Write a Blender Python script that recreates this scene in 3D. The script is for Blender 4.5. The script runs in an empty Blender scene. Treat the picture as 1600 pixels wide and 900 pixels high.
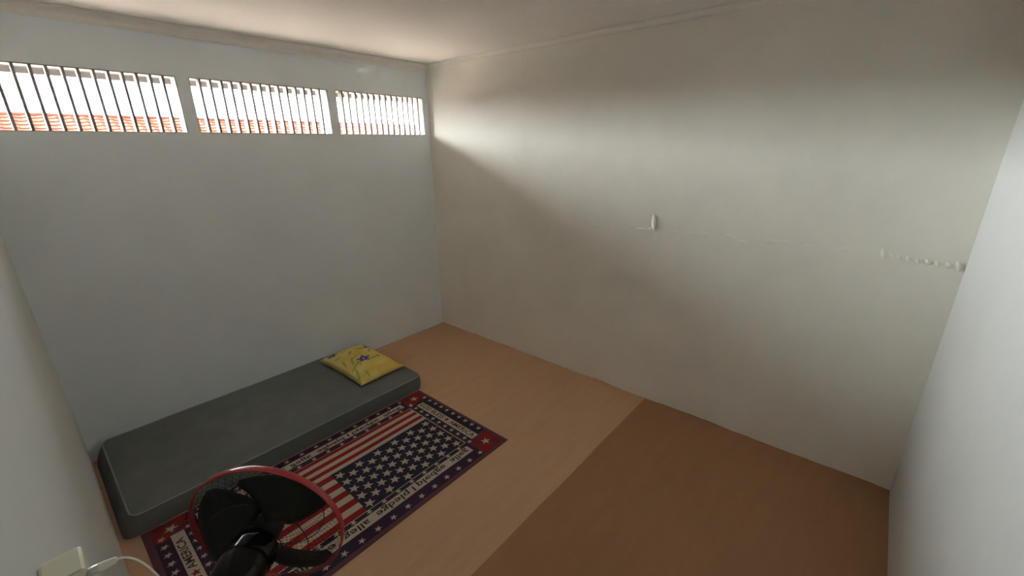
import bpy, bmesh, math, random
from mathutils import Vector, Matrix, noise as mnoise

random.seed(7)
scene = bpy.context.scene
PI = math.pi

# ------------------------------------------------------------------ camera
XB, XD, YA, YC, ZC, CAMZ = 2.858, -0.070, 3.507, -0.362, 2.615, 1.9
cam_data = bpy.data.cameras.new('camera')
cam = bpy.data.objects.new('camera', cam_data)
scene.collection.objects.link(cam)
cam_data.sensor_width = 36.0
cam_data.lens = 665.8 / 1600 * 36.0
cam_data.clip_start = 0.01
cam_data.clip_end = 300
yaw, pitch, roll = math.radians(49.209), math.radians(18.619), math.radians(-0.674)
f = Vector((math.sin(yaw) * math.cos(pitch), math.cos(yaw) * math.cos(pitch), -math.sin(pitch)))
r0 = Vector((math.cos(yaw), -math.sin(yaw), 0))
u0 = r0.cross(f)
r = r0 * math.cos(roll) + u0 * math.sin(roll)
u = -r0 * math.sin(roll) + u0 * math.cos(roll)
M = Matrix((r, u, -f)).transposed().to_4x4()
M.translation = (0, 0, CAMZ)
cam.matrix_world = M
scene.camera = cam

# ------------------------------------------------------------------ exposure, sky, sun
vs = scene.view_settings
vs.view_transform = 'Standard'
vs.look = 'None'
vs.gamma = 1.0
vs.use_curve_mapping = False
vs.exposure = 6.7
scene.cycles.max_bounces = 16
scene.cycles.diffuse_bounces = 12
scene.cycles.use_denoising = True
scene.cycles.sample_clamp_indirect = 0

SKY_GLARE, SKY_BASE, SKY_MID, SKY_WID, SUN_E = 1.0, 0.08, 0.20, 0.29, 1.3
SKY_COL = (0.95, 1.0, 1.0, 1)
world = bpy.data.worlds.new('sky')
scene.world = world
world.use_nodes = True
# hazy sky: a bright glare low over the roofs the windows look out on, dimmer blue-white elsewhere
wn = world.node_tree
bg = wn.nodes['Background']
def wmath(op, *ins, clamp=False):
    n = wn.nodes.new('ShaderNodeMath'); n.operation = op; n.use_clamp = clamp
    for i, v in enumerate(ins):
        if isinstance(v, (int, float)): n.inputs[i].default_value = v
        else: wn.links.new(v, n.inputs[i])
    return n.outputs[0]
wtc = wn.nodes.new('ShaderNodeTexCoord'); wsx = wn.nodes.new('ShaderNodeSeparateXYZ')
wn.links.new(wtc.outputs['Generated'], wsx.inputs[0])
dx, dy, dz = wsx.outputs
hz = wmath('SQRT', wmath('MAXIMUM', wmath('ADD', wmath('MULTIPLY', dx, dx), wmath('MULTIPLY', dy, dy)), 1e-6))
azi = wmath('MULTIPLY', wmath('ADD', wmath('DIVIDE', dy, hz), 0.15), 1.5, clamp=True)
azi = wmath('MULTIPLY', azi, wmath('SUBTRACT', 1.0, wmath('MULTIPLY', wmath('DIVIDE', dx, hz), 1.0)))
ee = wmath('DIVIDE', wmath('SUBTRACT', dz, SKY_MID), SKY_WID)
lob = wmath('MULTIPLY', azi, wmath('EXPONENT', wmath('MULTIPLY', wmath('POWER', wmath('ABSOLUTE', ee), 4.0), -1.0)))
wn.links.new(wmath('ADD', wmath('MULTIPLY', lob, SKY_GLARE), SKY_BASE), bg.inputs['Strength'])
bg.inputs['Color'].default_value = SKY_COL

sun_data = bpy.data.lights.new('sun', 'SUN')
sun_data.energy = SUN_E
sun_data.angle = math.radians(1.0)
sun_data.color = (1.0, 0.90, 0.78)
sun = bpy.data.objects.new('sun', sun_data)
scene.collection.objects.link(sun)
sun.rotation_euler = Vector((0.70, -0.50, -0.50)).to_track_quat('-Z', 'Y').to_euler()

SILL, HEAD, WALLT = CAMZ + 0.096, CAMZ + 0.428, 0.12
WINDOWS = [(-0.008, 0.870), (0.938, 1.856), (1.924, 2.803)]
for a, b in WINDOWS:                       # portals guide the sky light through the three openings
    pd = bpy.data.lights.new('window_portal', 'AREA')
    pd.shape = 'RECTANGLE'; pd.size = b - a; pd.size_y = HEAD - SILL
    pd.cycles.is_portal = True
    po = bpy.data.objects.new('window_portal', pd)
    scene.collection.objects.link(po)
    po.location = ((a + b) / 2, YA + WALLT + 0.005, (SILL + HEAD) / 2)
    po.rotation_euler = (-PI / 2, 0, 0)

# ------------------------------------------------------------------ helpers
def tag(o, label=None, cat=None, group=None, kind=None):
    if label: o['label'] = label
    if cat: o['category'] = cat
    if group: o['group'] = group
    if kind: o['kind'] = kind
    return o

def empty(name, loc=(0, 0, 0)):
    o = bpy.data.objects.new(name, None)
    o.empty_display_size = 0.05
    scene.collection.objects.link(o)
    o.location = loc
    return o

def obj(name, bm, mats, parent=None, smooth=False):
    bmesh.ops.recalc_face_normals(bm, faces=bm.faces)
    me = bpy.data.meshes.new(name)
    bm.to_mesh(me); bm.free()
    for m in (mats if isinstance(mats, (list, tuple)) else [mats]):
        me.materials.append(m)
    if smooth:
        for p in me.polygons: p.use_smooth = True
    o = bpy.data.objects.new(name, me)
    scene.collection.objects.link(o)
    if parent:
        o.parent = parent
        o.matrix_parent_inverse = Matrix.Translation(-Vector(parent.location))
    return o

def box(bm, x0, x1, y0, y1, z0, z1, mi=0):
    v = [bm.verts.new(p) for p in ((x0, y0, z0), (x1, y0, z0), (x1, y1, z0), (x0, y1, z0),
                                   (x0, y0, z1), (x1, y0, z1), (x1, y1, z1), (x0, y1, z1))]
    fs = []
    for q in ((0, 3, 2, 1), (4, 5, 6, 7), (0, 1, 5, 4), (1, 2, 6, 5), (2, 3, 7, 6), (3, 0, 4, 7)):
        fc = bm.faces.new([v[i] for i in q]); fc.material_index = mi; fs.append(fc)
    return v

def bevel_all(bm, w, seg=3):
    bmesh.ops.bevel(bm, geom=list(bm.edges), offset=w, segments=seg, affect='EDGES', profile=0.5)

def tube(bm, pts, rad, n=8, cap=True, closed=False, mi=0):
    pts = [Vector(p) for p in pts]
    rads = rad if isinstance(rad, (list, tuple)) else [rad] * len(pts)
    rings = []
    prev = None
    N = len(pts)
    for i, p in enumerate(pts):
        if closed: t = pts[(i + 1) % N] - pts[i - 1]
        else: t = pts[min(i + 1, N - 1)] - pts[max(i - 1, 0)]
        t.normalize()
        if prev is None:
            a = t.cross(Vector((0, 0, 1)))
            if a.length < 1e-3: a = t.cross(Vector((1, 0, 0)))
        else:
            a = prev - t * prev.dot(t)
        a.normalize(); prev = a
        b = t.cross(a)
        rings.append([bm.verts.new(p + (a * math.cos(2 * PI * k / n) + b * math.sin(2 * PI * k / n)) * rads[i]) for k in range(n)])
    for i in range(N if closed else N - 1):
        A, B = rings[i], rings[(i + 1) % N]
        for k in range(n):
            fc = bm.faces.new((A[k], A[(k + 1) % n], B[(k + 1) % n], B[k])); fc.material_index = mi; fc.smooth = True
    if cap and not closed:
        bm.faces.new(rings[0][::-1]).material_index = mi; bm.faces.new(rings[-1]).material_index = mi

def lathe(bm, prof, O, N, n=32, mi=0):
    """prof: list of (radius, distance along N)"""
    N = Vector(N).normalized(); O = Vector(O)
    a = N.cross(Vector((0, 0, 1)))
    if a.length < 1e-3: a = Vector((1, 0, 0))
    a.normalize(); b = a.cross(N)
    rings = []
    for rr, h in prof:
        if rr < 1e-5: rings.append([bm.verts.new(O + N * h)])
        else: rings.append([bm.verts.new(O + N * h + (a * math.cos(2 * PI * k / n) + b * math.sin(2 * PI * k / n)) * rr) for k in range(n)])
    for A, B in zip(rings, rings[1:]):
        for k in range(n):
            k2 = (k + 1) % n
            if len(A) == 1 and len(B) == 1: continue
            if len(A) == 1: q = (A[0], B[k2], B[k])
            elif len(B) == 1: q = (A[k], A[k2], B[0])
            else: q = (A[k], A[k2], B[k2], B[k])
            fc = bm.faces.new(q); fc.material_index = mi; fc.smooth = True

def mat(name, col, rough=0.8, spec=0.3, var=0.0, scale=8.0, bump=0.0, bscale=60.0, col2=None, metal=0.0, stretch=None, coat=0.0):
    m = bpy.data.materials.new(name); m.use_nodes = True
    nt = m.node_tree; p = nt.nodes['Principled BSDF']
    p.inputs['Base Color'].default_value = (*col, 1)
    p.inputs['Roughness'].default_value = rough
    p.inputs['Specular IOR Level'].default_value = spec
    p.inputs['Metallic'].default_value = metal
    p.inputs['Coat Weight'].default_value = coat
    tc = nt.nodes.new('ShaderNodeTexCoord')
    src = tc.outputs['Object']
    if stretch:
        mp = nt.nodes.new('ShaderNodeMapping'); mp.inputs['Scale'].default_value = stretch
        nt.links.new(src, mp.inputs['Vector']); src = mp.outputs['Vector']
    if var > 0 or col2:
        nz = nt.nodes.new('ShaderNodeTexNoise'); nz.inputs['Scale'].default_value = scale
        nz.inputs['Detail'].default_value = 6; nz.inputs['Roughness'].default_value = 0.6
        nt.links.new(src, nz.inputs['Vector'])
        cr = nt.nodes.new('ShaderNodeValToRGB')
        c2 = col2 or tuple(c * (1 - var) for c in col)
        c1 = col if col2 else tuple(min(1, c * (1 + var)) for c in col)
        cr.color_ramp.elements[0].position = 0.3; cr.color_ramp.elements[0].color = (*c2, 1)
        cr.color_ramp.elements[1].position = 0.7; cr.color_ramp.elements[1].color = (*c1, 1)
        nt.links.new(nz.outputs['Fac'], cr.inputs['Fac'])
        nt.links.new(cr.outputs['Color'], p.inputs['Base Color'])
    if bump > 0:
        nb = nt.nodes.new('ShaderNodeTexNoise'); nb.inputs['Scale'].default_value = bscale; nb.inputs['Detail'].default_value = 4
        nt.links.new(src, nb.inputs['Vector'])
        bp = nt.nodes.new('ShaderNodeBump'); bp.inputs['Strength'].default_value = bump; bp.inputs['Distance'].default_value = 0.004
        nt.links.new(nb.outputs['Fac'], bp.inputs['Height'])
        nt.links.new(bp.outputs['Normal'], p.inputs['Normal'])
    return m

# ------------------------------------------------------------------ materials
M_wall = mat('painted_plaster', (0.83, 0.90, 0.95), 0.85, 0.2, var=0.03, scale=2.2, bump=0.12, bscale=45)
M_paper = mat('wall_sheet', (0.87, 0.855, 0.785), 0.75, 0.25, var=0.035, scale=3.0, bump=0.10, bscale=30)
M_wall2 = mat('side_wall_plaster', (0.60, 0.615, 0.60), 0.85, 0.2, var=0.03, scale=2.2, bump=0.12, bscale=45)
M_ceil = mat('ceiling_paint', (0.86, 0.83, 0.79), 0.9, 0.2, var=0.03, scale=1.5)
M_trim = mat('cornice_plaster', (0.88, 0.87, 0.83), 0.85, 0.2, var=0.04, scale=9)
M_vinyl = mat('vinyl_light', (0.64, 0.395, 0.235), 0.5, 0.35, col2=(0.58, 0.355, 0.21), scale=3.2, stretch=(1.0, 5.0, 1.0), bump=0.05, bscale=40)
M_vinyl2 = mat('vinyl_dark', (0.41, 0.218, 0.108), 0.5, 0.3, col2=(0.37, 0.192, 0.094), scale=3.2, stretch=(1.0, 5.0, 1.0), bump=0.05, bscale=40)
M_slab = mat('concrete_slab', (0.35, 0.34, 0.32), 0.9)
M_bar = mat('window_bar_paint', (0.30, 0.28, 0.265), 0.6, 0.3, var=0.06, scale=20)
M_frame = mat('window_frame_paint', (0.17, 0.165, 0.15), 0.6, 0.3)
M_eave = mat('eave_boards', (0.030, 0.024, 0.021), 0.8, 0.2, var=0.08, scale=6)
M_tile = mat('roof_tile_red', (0.11, 0.040, 0.030), 0.95, 0.0, var=0.18, scale=5)
M_outwall = mat('outdoor_render', (0.5, 0.44, 0.36), 0.9, 0.1, var=0.06, scale=2)
M_ground = mat('bounce_ground', (0.52, 0.44, 0.38), 0.95, 0.1, var=0.08, scale=0.6)
M_cable = mat('cable_rubber', (0.03, 0.03, 0.035), 0.6)
M_matt = mat('mattress_cloth', (0.175, 0.19, 0.18), 0.9, 0.15, var=0.10, scale=7, bump=0.3, bscale=160)
M_piping = mat('piping_cloth', (0.33, 0.34, 0.32), 0.8, 0.2)
M_black = mat('black_plastic', (0.006, 0.006, 0.006), 0.12, 0.28)
M_blade = mat('fan_blade_plastic', (0.022, 0.023, 0.019), 0.5, 0.25)
M_wire = mat('guard_wire', (0.018, 0.015, 0.014), 0.55, 0.2)
M_rim = mat('red_rim_plastic', (0.42, 0.035, 0.04), 0.22, 0.6, coat=0.4)
M_cream = mat('cream_plastic', (0.62, 0.60, 0.43), 0.45, 0.4)
M_plug = mat('white_plastic', (0.78, 0.77, 0.68), 0.35, 0.5)
M_metal = mat('plug_metal', (0.55, 0.55, 0.55), 0.35, 0.5, metal=0.9)

# ------------------------------------------------------------------ room shell
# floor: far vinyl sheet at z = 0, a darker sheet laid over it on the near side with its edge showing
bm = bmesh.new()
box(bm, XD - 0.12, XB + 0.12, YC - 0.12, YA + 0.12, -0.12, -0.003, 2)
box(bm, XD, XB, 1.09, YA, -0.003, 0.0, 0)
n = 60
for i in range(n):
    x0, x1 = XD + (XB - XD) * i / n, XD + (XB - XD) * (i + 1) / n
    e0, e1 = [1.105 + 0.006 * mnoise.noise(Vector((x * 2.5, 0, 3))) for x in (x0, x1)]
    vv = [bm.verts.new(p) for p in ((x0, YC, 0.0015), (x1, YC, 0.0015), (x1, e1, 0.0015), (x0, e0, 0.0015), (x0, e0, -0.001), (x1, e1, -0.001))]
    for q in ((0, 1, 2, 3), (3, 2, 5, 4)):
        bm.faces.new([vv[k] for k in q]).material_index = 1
# vinyl edges curling up along the right wall
n = 90
def lip(y): return 0.006 + 0.032 * max(0.0, mnoise.noise(Vector((0.3, y * 2.6, 1.7))) + 0.12) + 0.006 * max(0.0, mnoise.noise(Vector((7, y * 9, 0))))
for i in range(n):
    y0, y1 = YC + (YA - YC) * i / n, YC + (YA - YC) * (i + 1) / n
    zb = 0.0018 if y1 < 1.105 else 0.0003
    prof = lambda y: [(XB - 0.045, zb), (XB - 0.018, zb + lip(y) * 0.3), (XB - 0.004, zb + lip(y))]
    A = [bm.verts.new((x, y0, z)) for x, z in prof(y0)]; B = [bm.verts.new((x, y1, z)) for x, z in prof(y1)]
    for k in range(2):
        bm.faces.new((A[k], A[k + 1], B[k + 1], B[k])).material_index = 1 if y1 < 1.105 else 0
fl = obj('floor', bm, [M_vinyl, M_vinyl2, M_slab])
tag(fl, 'brown wood-look vinyl floor in two overlapping sheets', 'floor', kind='structure')

bm = bmesh.new()
box(bm, XD - 0.12, XB + 0.12, YC - 0.12, YA + WALLT, ZC, ZC + 0.18)
tag(obj('ceiling', bm, M_ceil), 'pale flat painted ceiling', 'ceiling', kind='structure')

# back wall with the three openings
bm = bmesh.new()
xl, xr = XD - 0.12, XB + 0.12
box(bm, xl, xr, YA, YA + WALLT, -0.12, SILL)
box(bm, xl, xr, YA, YA + WALLT, HEAD, ZC)
edges = [xl] + [e for w in WINDOWS for e in w] + [xr]
for i in range(0, len(edges), 2):
    box(bm, edges[i], edges[i + 1], YA, YA + WALLT, SILL, HEAD)
tag(obj('wall_back', bm, M_wall), 'grey plastered wall holding the high row of windows', 'wall', kind='structure')

# right wall, covered with sheets whose seams, flap and creases show
bm = bmesh.new()
box(bm, XB, XB + 0.12, YC - 0.12, YA, -0.12, ZC)
def strip(y0, y1, z0, z1, t):           # a thin sheet stuck on the wall
    box(bm, XB - t, XB + 0.001, y0, y1, z0, z1, 0)
strip(2.330, YA - 0.001, 1.36, ZC - 0.001, 0.0011)
strip(1.150, YA - 0.001, 0.02, 1.348, 0.0008)
strip(-0.05, 1.150, 1.335, ZC - 0.001, 0.0006)
def ridge(p, q, w, h, n=8):             # a lifted wrinkle between two points (y, z)
    p, q = Vector((0, *p)), Vector((0, *q)); d = (q - p); L = d.length; d.normalize()
    s = Vector((1, 0, 0)).cross(d)
    rows = []
    for i in range(n + 1):
        t = i / n; k = math.sin(PI * t)
        c = p + d * (L * t)
        rows.append([bm.verts.new((XB - hh, *(c + s * (ww * (0.25 + 0.75 * k)))[1:])) for ww, hh in ((-w, 0.0004), (-w * 0.8, h * k + 0.0006), (-w * 0.2, h * 0.8 * k + 0.0006), (w, 0.0004))])
    for A, B in zip(rows, rows[1:]):
        for k in range(3):
            bm.faces.new((A[k], A[k + 1], B[k + 1], B[k])).smooth = True
ridge((1.172, 1.435), (1.160, 1.318), 0.016, 0.019)      # peeling flap
ridge((1.150, 1.310), (1.146, 1.285), 0.006, 0.003)
for yy, zz, L, h in ((-0.056, 1.345, 0.055, 0.006), (-0.085, 1.340, 0.03, 0.003), (-0.12, 1.338, 0.03, 0.003), (-0.155, 1.335, 0.028, 0.003), (-0.19, 1.332, 0.03, 0.004),
                     (-0.228, 1.330, 0.03, 0.004), (-0.262, 1.328, 0.034, 0.006), (-0.300, 1.326, 0.03, 0.004), (-0.334, 1.328, 0.05, 0.008)):
    ridge((yy + 0.006, zz + L / 2), (yy - 0.008, zz - L / 2), 0.009, h * 1.4)
for i in range(16):
    yy = 1.85 - i * 0.115 + random.uniform(-0.03, 0.03)
    zz = 1.30 + (1.85 - yy) * 0.028 + random.uniform(-0.012, 0.012)
    ridge((yy + random.uniform(0.02, 0.05), zz + random.uniform(-0.012, 0.012)), (yy - random.uniform(0.02, 0.05), zz + random.uniform(-0.012, 0.012)), 0.016, random.uniform(0.0012, 0.0024))
for i in range(7):
    zz = 1.62 + i * 0.13
    ridge((2.328, zz), (2.331, zz + 0.12), 0.007, 0.0014)
tag(obj('wall_right', bm, M_paper), 'long grey wall covered with sheets showing seams and creases', 'wall', kind='structure')

bm = bmesh.new()
box(bm, XD - 0.12, XB + 0.12, YC - 0.12, YC, -0.12, ZC)
tag(obj('wall_near', bm, M_wall2), 'pale wall at the right edge beside the camera', 'wall', kind='structure')
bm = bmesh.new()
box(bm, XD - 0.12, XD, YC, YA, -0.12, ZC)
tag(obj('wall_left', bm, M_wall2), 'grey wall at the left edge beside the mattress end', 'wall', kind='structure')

# cornices
def cornice(name, pts, drop, label):
    """pts: (wall line start, end, inward normal)"""
    (x0, y0), (x1, y1), (nx, ny) = pts
    bm = bmesh.new()
    prof = [(0.0, ZC - drop), (0.008, ZC - drop), (0.010, ZC - drop * 0.86)]
    for k in range(6):
        a = k / 5 * PI / 2
        prof.append((0.012 + (drop * 0.85 - 0.012) * (1 - math.cos(a)), ZC - drop * 0.82 + (drop * 0.70) * math.sin(a)))
    prof += [(drop * 0.95, ZC - drop * 0.12), (drop * 0.95, ZC + 0.001), (0.0, ZC + 0.001)]
    n = 24
    rows = []
    for i in range(n + 1):
        t = i / n
        j = 0.0015 * mnoise.noise(Vector((t * 14, drop * 50, 0)))
        rows.append([bm.verts.new((x0 + (x1 - x0) * t + nx * a, y0 + (y1 - y0) * t + ny * a, z + (j if z < ZC else 0))) for a, z in prof])
    for A, B in zip(rows, rows[1:]):
        for k in range(len(prof)):
            bm.faces.new((A[k], A[(k + 1) % len(prof)], B[(k + 1) % len(prof)], B[k]))
    bm.faces.new(rows[0]); bm.faces.new(rows[-1][::-1])
    tag(obj(name, bm, M_trim), label, 'cornice', kind='structure')
cornice('trim_1', ((XD, YA), (XB, YA), (0, -1)), 0.062, 'narrow plaster cornice above the windows')
cornice('trim_2', ((XB, YA), (XB, YC), (-1, 0)), 0.034, 'thin plaster cornice along the top of the right wall')

# windows: a slim frame and upright board bars
COUNTS = [14, 15, 15]
WLAB = ['leftmost high window, red roof and cable showing through its bars',
        'middle high window of white sky between upright bars',
        'rightmost high window, in the corner, its bars hiding the sky']
for i, (a, b) in enumerate(WINDOWS):
    w = empty('window_%d' % (i + 1), ((a + b) / 2, YA + 0.03, SILL))
    tag(w, WLAB[i], 'window', kind='structure')
    bm = bmesh.new()
    t = 0.005
    y0, y1 = YA + 0.004, YA + 0.075
    box(bm, a, b, y0, y1, SILL, SILL + t * 0.6); box(bm, a, b, y0, y1, HEAD - t, HEAD)
    box(bm, a, a + t, y0, y1, SILL + t * 0.6, HEAD - t); box(bm, b - t, b, y0, y1, SILL + t * 0.6, HEAD - t)
    obj('window_frame', bm, M_frame, w)
    nb = COUNTS[i]
    for k in range(1, nb):
        x = a + (b - a) * k / nb + random.uniform(-0.0015, 0.0015)
        bm = bmesh.new()
        lean = random.uniform(-0.002, 0.002)
        v = box(bm, x - 0.0068, x + 0.0068, y0 + 0.002, y0 + 0.058, SILL + t * 0.6, HEAD - t)
        for q in v[4:]: q.co.x += lean
        bevel_all(bm, 0.0012, 1)
        obj('bar', bm, M_bar, w)

# eave over the windows
bm = bmesh.new()
EY, EZ = 4.24, CAMZ + 0.455
prof = [(YA + WALLT, 2.64), (EY - 0.02, EZ + 0.035), (EY - 0.02, EZ), (EY + 0.02, EZ), (EY + 0.02, EZ + 0.16), (YA + WALLT, 2.84)]
A = [bm.verts.new((-3.0, y, z)) for y, z in prof]; B = [bm.verts.new((6.0, y, z)) for y, z in prof]
for k in range(len(prof)):
    bm.faces.new((A[k], A[(k + 1) % len(prof)], B[(k + 1) % len(prof)], B[k]))
bm.faces.new(A); bm.faces.new(B[::-1])
tag(obj('eave', bm, M_eave), 'brown boarded eave outside, above the windows', 'eave', kind='structure')

# outdoors
bm = bmesh.new()
box(bm, -60, 60, YA + WALLT + 0.001, 120, -0.32, -0.125)  # out of view; raised and warm-toned to bounce sunlight up through the windows
tag(obj('ground', bm, M_ground), 'unseen warm ground outside, added to bounce sunlight onto the ceiling', 'ground', kind='structure')

house = empty('house', (6, 18, -0.125))
tag(house, 'house with a red tiled roof seen through the left window bars', 'house')
RY, RZ, SL = 18.0, CAMZ + 0.91, math.tan(math.radians(21))
bm = bmesh.new()
nc, cw = 24, 0.25
cols = 330
hx0, hx1 = -9.0, 22.0
for side in (-1, 1):
    for j in range(nc):
        d0, d1 = j * cw, (j + 1) * cw + 0.03
        ra, rb = [], []
        for k in range(cols + 1):
            x = hx0 + (hx1 - hx0) * k / cols
            cor = 0.012 * math.cos(2 * PI * k / 3.0)
            ra.append(bm.verts.new((x, RY + side * d0, RZ - d0 * SL + cor + 0.005)))
            rb.append(bm.verts.new((x, RY + side * d1, RZ - d1 * SL + cor + 0.030)))
        if side == 1 and j > 3: 
            for v_ in ra + rb: bm.verts.remove(v_)
            continue
        for k in range(cols):
            bm.faces.new((ra[k], ra[k + 1], rb[k + 1], rb[k]))
            if side == -1 and k % 1 == 0:
                lo0 = bm.verts.new(rb[k].co - Vector((0, 0, 0.022))); lo1 = bm.verts.new(rb[k + 1].co - Vector((0, 0, 0.022)))
                bm.faces.new((rb[k], rb[k + 1], lo1, lo0))
obj('roof', bm, M_tile, house)
bm = bmesh.new()
tube(bm, [(hx0, RY, RZ - 0.02), (hx1, RY, RZ - 0.02)], 0.085, 10)
obj('ridge_cap', bm, M_tile, house)
bm = bmesh.new()
box(bm, hx0 + 0.5, hx1 - 0.5, RY - 5.3, RY + 0.8, -0.125, RZ - 5.5 * SL - 0.05)
box(bm, hx0 + 0.6, hx1 - 0.6, RY - 0.9, RY + 0.7, RZ - 5.5 * SL - 0.05, RZ - 0.9 * SL - 0.12)
obj('house_wall', bm, M_outwall, house)

bm = bmesh.new()
p0, p1 = Vector((-0.55, 4.25, CAMZ + 0.4555)), Vector((0.905, YA + WALLT + 0.004, CAMZ + 0.185))
tube(bm, [p0.lerp(p1, t / 24) for t in range(25)], 0.0026, 6)
tag(obj('overhead_cable', bm, M_cable), 'thin dark overhead cable crossing the sky in the leftmost window', 'cable')

# ------------------------------------------------------------------ mattress
MX0, MX1, MY0, MY1, MH = -0.052, 1.842, 2.578, 3.498, 0.122
mt = empty('mattress', ((MX0 + MX1) / 2, (MY0 + MY1) / 2, 0))
tag(mt, 'thin dark grey foam mattress lying on the floor under the windows', 'mattress')
bm = bmesh.new()
nx, ny, nz = 48, 26, 6
def mpos(i, j, k):
    x = MX0 + (MX1 - MX0) * i; y = MY0 + (MY1 - MY0) * j; z = 0.002 + (MH - 0.002) * k
    # rounded plan corners, slightly bulging sides, softly uneven top
    cx, cy = abs(i - 0.5) * 2, abs(j - 0.5) * 2
    R = 0.05
    ex = max(0, (MX1 - MX0) / 2 * cx - ((MX1 - MX0) / 2 - R)); ey = max(0, (MY1 - MY0) / 2 * cy - ((MY1 - MY0) / 2 - R))
    L = math.hypot(ex, ey)
    if L > R:
        s = R / L
        x -= math.copysign(ex * (1 - s), i - 0.5); y -= math.copysign(ey * (1 - s), j - 0.5)
    bul = 0.006 * math.sin(PI * k)
    if i in (0, 1): x += bul * (1 if i else -1)
    x += 0.052 * k * max(0.0, 1 - i) ** 10
    if j in (0, 1): y += bul * (1 if j else -1) * (1 if j == 0 else 0.3)
    if k == 1:
        z += 0.004 * mnoise.noise(Vector((x * 2.2, y * 2.2, 0))) - 0.004 * max(cx ** 12, cy ** 12)
    return (x, y, z)
cache = {}
def mv(i, j, k):
    key = (i, j, k)
    if key not in cache: cache[key] = bm.verts.new(mpos(i / nx, j / ny, k / nz))
    return cache[key]
for i in range(nx):
    for j in range(ny):
        bm.faces.new((mv(i, j, nz), mv(i + 1, j, nz), mv(i + 1, j + 1, nz), mv(i, j + 1, nz)))
        bm.faces.new((mv(i, j, 0), mv(i, j + 1, 0), mv(i + 1, j + 1, 0), mv(i + 1, j, 0)))
for k in range(nz):
    for i in range(nx):
        bm.faces.new((mv(i, 0, k), mv(i + 1, 0, k), mv(i + 1, 0, k + 1), mv(i, 0, k + 1)))
        bm.faces.new((mv(i, ny, k), mv(i, ny, k + 1), mv(i + 1, ny, k + 1), mv(i + 1, ny, k)))
    for j in range(ny):
        bm.faces.new((mv(0, j, k), mv(0, j, k + 1), mv(0, j + 1, k + 1), mv(0, j + 1, k)))
        bm.faces.new((mv(nx, j, k), mv(nx, j + 1, k), mv(nx, j + 1, k + 1), mv(nx, j, k + 1)))
pip = [mpos(i / nx, 0, 1) for i in range(nx + 1)] + [mpos(1, j / ny, 1) for j in range(1, ny + 1)] + [mpos(1 - i / nx, 1, 1) for i in range(1, nx + 1)] + [mpos(0, 1 - j / ny, 1) for j in range(1, ny)]
obj('cover', bm, M_matt, mt, smooth=False)
bm = bmesh.new()
tube(bm, pip, 0.0042, 6, closed=True)
obj('piping', bm, M_piping, mt)

# ------------------------------------------------------------------ pillow
PC, PHX, PHY, PANG = Vector((1.605, 3.085, MH)), 0.205, 0.325, math.radians(1.5)
pbm = bmesh.new()
lay = pbm.verts.layers.float_color.new('pattern')
NU, NV = 110, 170
FLOW = [(-0.005, -0.055, 0.060), (-0.125, 0.245, 0.046), (0.165, 0.165, 0.040)]
LEAF = [(-0.095, 0.03, 0.07, 0.016, 1.1), (-0.12, -0.05, 0.08, 0.014, 0.6), (-0.07, -0.03, 0.06, 0.013, 1.5), (-0.15, 0.07, 0.06, 0.014, 1.3), (-0.05, 0.08, 0.05, 0.016, 0.2), (-0.16, -0.15, 0.09, 0.012, 1.2),
        (0.07, -0.035, 0.06, 0.018, 0.2), (0.11, -0.03, 0.04, 0.016, 1.2), (0.12, 0.12, 0.05, 0.020, 1.0), (0.08, 0.20, 0.05, 0.020, -0.4), (-0.02, 0.19, 0.05, 0.016, 0.9), (-0.13, 0.20, 0.04, 0.016, 0.1), (-0.10, -0.20, 0.05, 0.010, 1.5)]
def pcol(x, y):
    nz = mnoise.noise(Vector((x * 9, y * 9, 2)))
    n2 = mnoise.noise(Vector((x * 30, y * 30, 5)))
    c = Vector((0.56, 0.42, 0.09)).lerp(Vector((0.62, 0.54, 0.20)), min(1, max(0, 0.5 + 0.9 * nz)))
    if y > 0.20: c = c.lerp(Vector((0.58, 0.52, 0.30)), min(1, (y - 0.20) / 0.12))
    if x > 0.10 and -0.19 < y < 0.06:                       # speckled orange patch
        s = mnoise.noise(Vector((x * 120, y * 120, 1)))
        c = c.lerp(Vector((0.60, 0.32, 0.04)) if s > 0.05 else Vector((0.68, 0.56, 0.20)), 0.75)
    if -0.32 < y < -0.22 and x > -0.02: c = c.lerp(Vector((0.58, 0.38, 0.05)), 0.6)
    for lx, ly, L, W, a in LEAF:
        ly -= 0.06
        dx, dy = x - lx, y - ly
        p, q = dx * math.cos(a) + dy * math.sin(a), -dx * math.sin(a) + dy * math.cos(a)
        w = W * (1 - (p / L) ** 2) if abs(p) < L else 0
        if w > 0 and abs(q) < w * (0.8 + 0.5 * n2): c = c.lerp(Vector((0.20, 0.26, 0.035)), 0.65)
    if x < -0.19: c = c.lerp(Vector((0.20, 0.24, 0.10)), 0.6)
    for fx, fy, R in FLOW:
        dx, dy = x - fx, y - fy; d = math.hypot(dx, dy); an = math.atan2(dy, dx)
        pr = R * (0.80 + 0.20 * math.cos(5 * an + fx * 40))
        if d < pr:
            c = Vector((0.12, 0.13, 0.26)) if d > 0.42 * R else Vector((0.03, 0.035, 0.12))
            if d < 0.17 * R: c = Vector((0.6, 0.6, 0.62))
    return (min(0.9, c.x * 1.25), min(0.85, c.y * 1.25), c.z * 1.25, 1)
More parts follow.
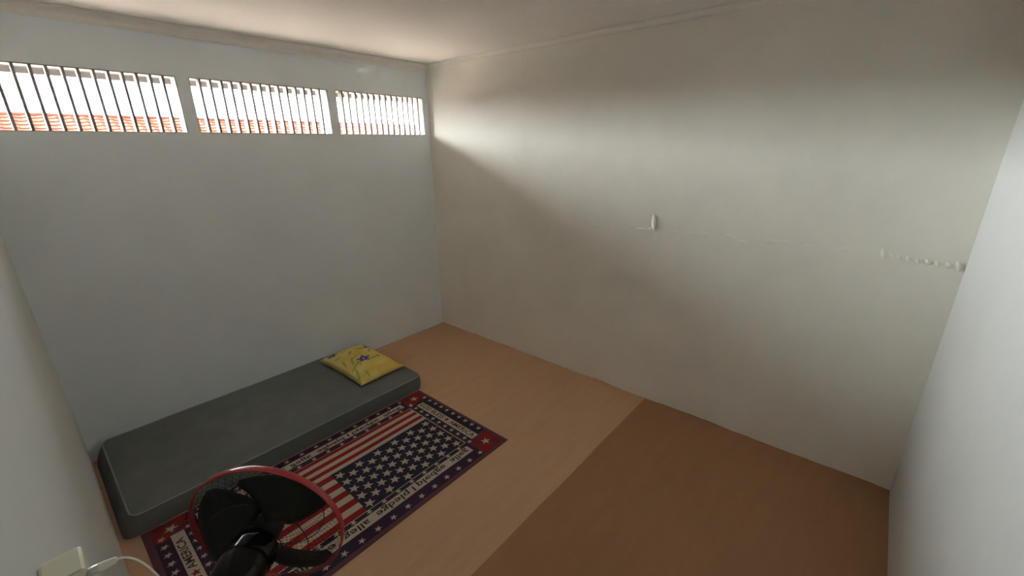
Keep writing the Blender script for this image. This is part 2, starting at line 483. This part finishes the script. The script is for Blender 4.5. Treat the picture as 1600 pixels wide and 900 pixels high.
def ppos(a, b, top):
    # a, b in -1..1 ; pincushion plan, pinched seam, softly creased
    x = PHX * a * (1 - 0.07 * (1 - b * b) * abs(a) ** 3); y = PHY * b * (1 - 0.05 * (1 - a * a) * abs(b) ** 3)
    e = (max(0.0, (1 - abs(a) ** 2.4)) * max(0.0, (1 - abs(b) ** 2.8))) ** 0.5
    if top:
        z = 0.030 + 0.070 * e + e * (0.006 * mnoise.noise(Vector((x * 9, y * 9, 0))) + 0.0025 * mnoise.noise(Vector((x * 26, y * 22, 4))))
        z += 0.004 * (1 - e) * mnoise.noise(Vector((x * 30, y * 30, 9)))
    else:
        z = 0.030 + 0.004 * (1 - e) * mnoise.noise(Vector((x * 30, y * 30, 9))) - 0.027 * min(1, e * 1.6)
    ca, sa = math.cos(PANG), math.sin(PANG)
    return Vector((x * ca - y * sa, x * sa + y * ca, z)) + PC
grids = []
for top in (True, False):
    g = []
    for i in range(NU + 1):
        row = []
        for j in range(NV + 1):
            a, b = -1 + 2 * i / NU, -1 + 2 * j / NV
            if not top and (i in (0, NU) or j in (0, NV)): row.append(grids[0][i][j]); continue
            v = pbm.verts.new(ppos(a, b, top)); v[lay] = pcol(a * PHX, b * PHY); row.append(v)
        g.append(row)
    grids.append(g)
    for i in range(NU):
        for j in range(NV):
            q = (g[i][j], g[i + 1][j], g[i + 1][j + 1], g[i][j + 1])
            pbm.faces.new(q if top else q[::-1]).smooth = True
M_pil = mat('floral_cotton', (0.6, 0.5, 0.15), 0.9, 0.15, bump=0.15, bscale=220)
at = M_pil.node_tree.nodes.new('ShaderNodeAttribute'); at.attribute_name = 'pattern'
M_pil.node_tree.links.new(at.outputs['Color'], M_pil.node_tree.nodes['Principled BSDF'].inputs['Base Color'])
tag(obj('pillow', pbm, M_pil), 'yellow floral pillow with blue flowers on the end of the mattress', 'pillow')

# ------------------------------------------------------------------ rug
def cloth(name, col, var=0.16): return mat(name, col, 0.95, 0.05, var=var, scale=150, bump=0.5, bscale=260)
RM = [cloth('rug_edge_purple', (0.14, 0.065, 0.085)), cloth('rug_navy', (0.035, 0.036, 0.055)), cloth('rug_red', (0.20, 0.04, 0.045)),
      cloth('rug_cream', (0.53, 0.44, 0.36)), cloth('rug_ink', (0.05, 0.045, 0.04)), cloth('rug_stripe_red', (0.31, 0.028, 0.028)),
      cloth('rug_violet_navy', (0.055, 0.032, 0.065)), cloth('rug_maroon', (0.19, 0.03, 0.042)), cloth('rug_tan', (0.50, 0.38, 0.22))]
EDGE, NAVY, RED, CREAM, INK, SRED, VIOL, MAR, TAN = range(9)
rb = bmesh.new()
X0, X1, Y0, Y1 = 0.012, 1.798, 1.605, 2.568
def rz(x, y, L):
    w = 0.0022 * math.sin(x * 7 + y * 3) * math.sin(y * 6 - x * 2) + 0.0022
    ex = min(x - X0, X1 - x, y - Y0, Y1 - y)
    return 0.004 + w * min(1, max(0, ex) / 0.08) + 0.00035 * L
def poly(pts, L, mi):
    vs_ = [rb.verts.new((x, y, rz(x, y, L))) for x, y in pts]
    try: rb.faces.new(vs_).material_index = mi
    except ValueError: pass
def rect(x0, x1, y0, y1, L, mi, d=0.03):
    nx_, ny_ = max(1, math.ceil((x1 - x0) / d)), max(1, math.ceil((y1 - y0) / d))
    g = [[rb.verts.new((x0 + (x1 - x0) * i / nx_, y0 + (y1 - y0) * j / ny_, rz(x0 + (x1 - x0) * i / nx_, y0 + (y1 - y0) * j / ny_, L))) for j in range(ny_ + 1)] for i in range(nx_ + 1)]
    for i in range(nx_):
        for j in range(ny_):
            rb.faces.new((g[i][j], g[i + 1][j], g[i + 1][j + 1], g[i][j + 1])).material_index = mi
    return g
def star(x, y, R, L, mi=CREAM, up=-PI / 2):
    pts = []
    for k in range(10):
        rr = R if k % 2 == 0 else R * 0.42
        a = up + k * PI / 5
        pts.append((x + rr * math.cos(a), y + rr * math.sin(a)))
    c = rb.verts.new((x, y, rz(x, y, L)))
    vs_ = [rb.verts.new((px, py, rz(px, py, L))) for px, py in pts]
    for k in range(10): rb.faces.new((c, vs_[k], vs_[(k + 1) % 10])).material_index = mi
g = rect(X0, X1, Y0, Y1, 0, EDGE)
# woven edge turned down to the floor
rim_ = [g[i][0] for i in range(len(g))] + g[-1][1:] + [g[i][-1] for i in range(len(g) - 2, -1, -1)] + g[0][-2:0:-1]
low = [rb.verts.new((v.co.x + 0.002 * (1 if v.co.x > 1.79 else 0), v.co.y, 0.0006)) for v in rim_]
for k in range(len(rim_)):
    k2 = (k + 1) % len(rim_)
    rb.faces.new((rim_[k], rim_[k2], low[k2], low[k])).material_index = EDGE
rb.faces.new(low[::-1])
# bands
rect(1.60, 1.775, 1.80, 2.44, 1, NAVY); rect(0.045, 0.215, 1.80, 2.44, 1, VIOL)
rect(0.19, 1.60, 1.632, 1.803, 1, VIOL); rect(0.19, 1.60, 2.40, 2.556, 1, VIOL)
rect(0.19, 1.60, 1.778, 1.803, 2, NAVY)
for cx0, cx1 in ((0.045, 0.205), (1.60, 1.780)):
    for cy0, cy1 in ((1.625, 1.795), (2.43, 2.558)):
        rect(cx0, cx1, cy0, cy1, 1, RED)
        mx, my = (cx0 + cx1) / 2, (cy0 + cy1) / 2
        for q in range(4):
            sx, sy = (-1, 1, 1, -1)[q], (-1, -1, 1, 1)[q]
            poly([(mx + sx * 0.045 + 0.03 * math.cos(t * PI / 6), my + sy * 0.045 + 0.03 * math.sin(t * PI / 6)) for t in range(12)], 2, MAR if q % 2 else SRED)
        star(mx, my, 0.034, 3)
# ground of the flag: stripes then canton
FX0, FX1 = 0.225, 1.585
SY = [2.212 + 0.0335 * k for k in range(7)]
SY[-1] = 2.408
for k in range(6):
    rect(FX0, FX1, SY[k], SY[k + 1], 2, CREAM if k % 2 == 0 else SRED)
rect(FX0, FX1, 2.394, 2.408, 3, SRED)
NS = 9
for k in range(NS):
    y0 = 1.803 + (2.212 - 1.803) * k / NS; y1 = 1.803 + (2.212 - 1.803) * (k + 1) / NS
    rect(FX0, 0.862, y0, y1, 2, SRED if k % 2 == 0 else CREAM)
rect(0.856, 1.587, 1.806, 2.214, 3, NAVY)
for i in range(6):
    for j in range(5): star(0.893 + 0.1305 * i, 1.842 + 0.0815 * j, 0.034, 4)
for i in range(5):
    for j in range(4): star(0.958 + 0.1305 * i, 1.883 + 0.0815 * j, 0.034, 4)
# violet mottles between the canton stars
for i in range(11):
    for j in range(9):
        if (i + j) % 2 == 1:
            cx, cy = 0.893 + 0.06525 * i, 1.842 + 0.04075 * j
            poly([(cx + 0.022 * math.cos(t * PI / 5) * (1 + 0.2 * math.sin(3 * t)), cy + 0.011 * math.sin(t * PI / 5)) for t in range(10)], 4, VIOL)
# inner cream lines
rect(FX0 - 0.01, 1.590, 1.7995, 1.8045, 4, CREAM); rect(1.585, 1.591, 1.80, 2.41, 4, CREAM); rect(FX0 - 0.012, FX0 - 0.006, 1.80, 2.41, 4, CREAM)
rect(FX0, 1.59, 2.407, 2.411, 4, TAN)
# star rows of the border
for k in range(10):
    star(1.757, 1.845 + 0.0668 * k, 0.021, 4); star(1.621, 1.842 + 0.0668 * k, 0.020, 4)
    star(0.075, 1.845 + 0.0668 * k, 0.021, 4); star(0.190, 1.842 + 0.0668 * k, 0.018, 4)
for k in range(15):
    x = 0.262 + 0.0945 * k
    star(x, 1.6575, 0.021, 4); star(x + 0.03, 1.789, 0.019, 4); star(x, 2.537, 0.019, 4); star(x + 0.03, 2.428, 0.018, 4)
# lettered strips
rect(1.646, 1.706, 1.797, 2.402, 3, CREAM); rect(0.110, 0.168, 1.797, 2.436, 3, CREAM)
rect(0.235, 1.572, 1.706, 1.772, 3, CREAM); rect(0.235, 1.572, 2.452, 2.510, 3, CREAM)

def lettering(text, origin, along, up, length, height, mi=INK, L=4, mirror=False):
    """text laid from origin; 'along' and 'up' are plan directions; stretched to length x height"""
    cu = bpy.data.curves.new('lettering', 'FONT'); cu.body = text; cu.resolution_u = 2; cu.offset = 0.016
    o = bpy.data.objects.new('lettering', cu); scene.collection.objects.link(o)
    dg = bpy.context.evaluated_depsgraph_get(); dg.update()
    me = bpy.data.meshes.new_from_object(o.evaluated_get(dg))
    bpy.data.objects.remove(o); bpy.data.curves.remove(cu)
    if not me.vertices: return
    xs = [v.co.x for v in me.vertices]
    a0, a1 = min(xs), max(xs); b0, b1 = -0.16, 0.74
    al, upv, og = Vector(along), Vector(up), Vector(origin)
    vv = []
    for v in me.vertices:
        s = (v.co.x - a0) / (a1 - a0); t = (v.co.y - b0) / (b1 - b0)
        p = og + al * (s * length) + upv * (t * height)
        vv.append(rb.verts.new((p.x, p.y, rz(p.x, p.y, L))))
    for p in me.polygons:
        try: rb.faces.new([vv[i] for i in p.vertices]).material_index = mi
        except ValueError: pass
    bpy.data.meshes.remove(me)
# near strip (the weave shows the words turned over): halves run outward from a middle "I"
lettering('I', (1.112, 1.764), (1, 0), (0, -1), 0.010, 0.052)
lettering('pledge  alleg', (1.148, 1.764), (1, 0), (0, -1), 0.405, 0.052)
lettering('pledge  alleg  enj  llc', (1.085, 1.764), (-1, 0), (0, -1), 0.66, 0.052)
# far strip
lettering('I', (1.118, 2.458), (1, 0), (0, 1), 0.010, 0.045)
lettering('pledge  alleg', (1.150, 2.458), (1, 0), (0, 1), 0.40, 0.045)
lettering('pledge  alleg  enj  eht  7', (1.090, 2.458), (-1, 0), (0, 1), 0.70, 0.045)
# end strips
lettering('GOD BLESS', (1.653, 2.392), (0, -1), (1, 0), 0.265, 0.047)
star(1.678, 2.092, 0.024, 4, RED, PI / 2)
lettering('AMERICA', (1.653, 2.055), (0, -1), (1, 0), 0.245, 0.047)
lettering('GOD BLESS', (0.160, 1.81), (0, 1), (-1, 0), 0.265, 0.045)
star(0.138, 2.105, 0.024, 4, RED, PI / 2)
lettering('AMERICA', (0.160, 2.14), (0, 1), (-1, 0), 0.245, 0.045)
me_r = obj('rug', rb, RM)
tag(me_r, 'woven rug with stars, stripes and lettered border in front of the mattress', 'rug')
for p in me_r.data.polygons:
    if p.normal.z < 0 and p.center.z > 0.002: p.flip()

# ------------------------------------------------------------------ standing fan
FC = Vector((0.237, 1.087, CAMZ - 0.971))
AZ, EL = 0.855, 0.045
FN = Vector((math.sin(AZ) * math.cos(EL), math.cos(AZ) * math.cos(EL), math.sin(EL)))   # blows away from the camera
FA = FN.cross(Vector((0, 0, 1))).normalized()
FB = FA.cross(FN).normalized()
RF = 0.2
def fp(x, y, z): return FC + FA * x + FB * y + FN * z
def fpol(rr, deg, z): return fp(rr * math.cos(math.radians(deg)), rr * math.sin(math.radians(deg)), z)
PX, PY = (FC - FN * 0.115).x, (FC - FN * 0.115).y
fan = empty('standing_fan', (PX, PY, 0))
tag(fan, 'black standing fan with a red guard rim, seen from behind', 'fan')
bm = bmesh.new()
prof = [(0.0, 0.002), (0.175, 0.002), (0.185, 0.006), (0.185, 0.014), (0.15, 0.026), (0.06, 0.036), (0.035, 0.055), (0.028, 0.10), (0.0, 0.10)]
lathe(bm, prof, (PX, PY, 0), (0, 0, 1), 40)
obj('base', bm, M_black, fan)
bm = bmesh.new()
tube(bm, [(PX, PY, 0.09), (PX, PY, FC.z - 0.07)], 0.0125, 14)
tube(bm, [(PX, PY, 0.42), (PX, PY, 0.50)], 0.02, 14)
obj('pole', bm, M_black, fan)
bm = bmesh.new()
lathe(bm, [(0.0, -0.205), (0.03, -0.203), (0.047, -0.19), (0.056, -0.165), (0.060, -0.13), (0.060, -0.075), (0.055, -0.055), (0.03, -0.05), (0.0, -0.05)], FC, FN, 40)
obj('motor_housing', bm, M_black, fan, smooth=True)
bm = bmesh.new()
v = box(bm, -0.022, 0.022, -0.03, 0.03, -0.10, 0.0)
bevel_all(bm, 0.006, 2)
for q in bm.verts:
    q.co = Vector((PX, PY, FC.z - 0.035)) + FA * q.co.x + Vector((FN.x, FN.y, 0)).normalized() * q.co.y + Vector((0, 0, q.co.z))
obj('neck', bm, M_black, fan)
# rim band
bm = bmesh.new()
sec = [(RF - 0.002, -0.009), (RF + 0.0012, -0.009), (RF + 0.0028, -0.006), (RF + 0.0028, 0.006), (RF + 0.0012, 0.009), (RF - 0.002, 0.009), (RF - 0.002, -0.009)]
rings = [[bm.verts.new(fpol(rr, 360 * k / 128, z)) for rr, z in sec[:-1]] for k in range(128)]
for k in range(128):
    A, B = rings[k], rings[(k + 1) % 128]
    for q in range(6): 
        fc = bm.faces.new((A[q], A[(q + 1) % 6], B[(q + 1) % 6], B[q])); fc.smooth = True
obj('guard_rim', bm, M_rim, fan)
# wire guards
for nm, sgn, r_in in (('rear_guard', -1, 0.062), ('front_guard', 1, 0.040)):
    bm = bmesh.new()
    for k in range(60):
        a = 360 * k / 60 + (2.5 if sgn > 0 else 0)
        pts = []
        for s in range(9):
            t = s / 8
            rr = r_in + (RF - 0.002 - r_in) * t
            z = sgn * (0.008 + 0.045 * math.sqrt(max(0.0, 1 - t ** 3.2)))
            pts.append(fpol(rr, a + 10 * (1 - t) * sgn, z))
        tube(bm, pts, 0.0005, 4, cap=False)
    for rr, z in ((r_in, 0.053), (0.13, 0.049)):
        tube(bm, [fpol(rr, 360 * k / 64, sgn * z) for k in range(64)], 0.0013, 5, closed=True)
    if sgn > 0:
        lathe(bm, [(0.0, 0.060), (0.036, 0.059), (0.042, 0.055), (0.042, 0.051), (0.0, 0.051)], FC, FN, 28)
    obj(nm, bm, M_wire, fan)
# blades
bm = bmesh.new()
lathe(bm, [(0.0, 0.032), (0.030, 0.030), (0.038, 0.022), (0.040, -0.022), (0.030, -0.030), (0.0, -0.030)], FC, FN, 32)
obj('hub', bm, M_blade, fan)
CW = [(0.17, -38), (0.27, -24), (0.40, -6), (0.55, 6), (0.73, 14), (0.85, 19), (0.92, 26)]
CCW = [(0.17, 66), (0.27, 74), (0.40, 79), (0.55, 85), (0.73, 93), (0.86, 99), (0.93, 96)]
for bl in range(3):
    bm = bmesh.new()
    sheets = []
    for off in (0.0011, -0.0011):
        rows = []
        for (r1, a1), (r2, a2) in zip(CW, CCW):
            row = []
            for q in range(13):
                t = q / 12
                rr = RF * (r1 + (r2 - r1) * t) * (1 + (0.035 * math.sin(PI * t) if r1 > 0.85 else 0))
                z = 0.024 - 0.048 * t + 0.006 * math.sin(PI * t)
                row.append(bm.verts.new(fpol(rr, a1 + (a2 - a1) * t - 120 * bl, z + off)))
            rows.append(row)
        sheets.append(rows)
        for A, B in zip(rows, rows[1:]):
            for q in range(12): bm.faces.new((A[q], A[q + 1], B[q + 1], B[q])).smooth = True
    S0, S1 = sheets
    loop = lambda S: [row[0] for row in S] + S[-1][1:] + [row[-1] for row in S[-2::-1]] + S[0][-2:0:-1]
    l0, l1 = loop(S0), loop(S1)
    for k in range(len(l0)):
        k2 = (k + 1) % len(l0)
        bm.faces.new((l0[k], l0[k2], l1[k2], l1[k]))
    obj('blade', bm, M_blade, fan)

# ------------------------------------------------------------------ phone charger on the left wall
ch = empty('charger', (XD, 0.521, 1.50))
tag(ch, 'cream plug-in charger on the left wall with a cable leaving it', 'charger')
bm = bmesh.new()
box(bm, XD + 0.0005, -0.0386, 0.501, 0.541, 1.468, 1.526)
bevel_all(bm, 0.003, 2)
obj('charger_body', bm, M_cream, ch)
pts = [(-0.0386, 0.504, 1.518), (-0.030, 0.500, 1.519), (-0.020, 0.496, 1.520)]
bm = bmesh.new()
tube(bm, [(-0.041, 0.505, 1.517), (-0.031, 0.501, 1.519)], 0.0042, 6)
obj('usb_connector', bm, M_metal, ch)
bm = bmesh.new()
tube(bm, [(-0.0315, 0.5012, 1.519), (-0.028, 0.500, 1.5195), (-0.0195, 0.497, 1.521), (-0.0185, 0.4965, 1.521)], [0.0040, 0.0042, 0.0032, 0.0024], 10)
obj('strain_relief', bm, M_plug, ch)
bm = bmesh.new()
B0, B1, B2, B3 = Vector((-0.019, 0.4966, 1.521)), Vector((0.000, 0.489, 1.527)), Vector((0.020, 0.47, 1.47)), Vector((0.015, 0.44, 1.30))
pts = [B0 * (1 - t) ** 3 + B1 * 3 * t * (1 - t) ** 2 + B2 * 3 * t * t * (1 - t) + B3 * t ** 3 for t in [k / 20 for k in range(21)]]
for t in range(1, 21):
    s = t / 20
    pts.append(Vector((0.015 - 0.03 * s, 0.44 - 0.06 * s, 1.30 - 1.297 * s)))
tube(bm, pts, 0.0009, 8)
obj('charging_cable', bm, M_plug, ch)
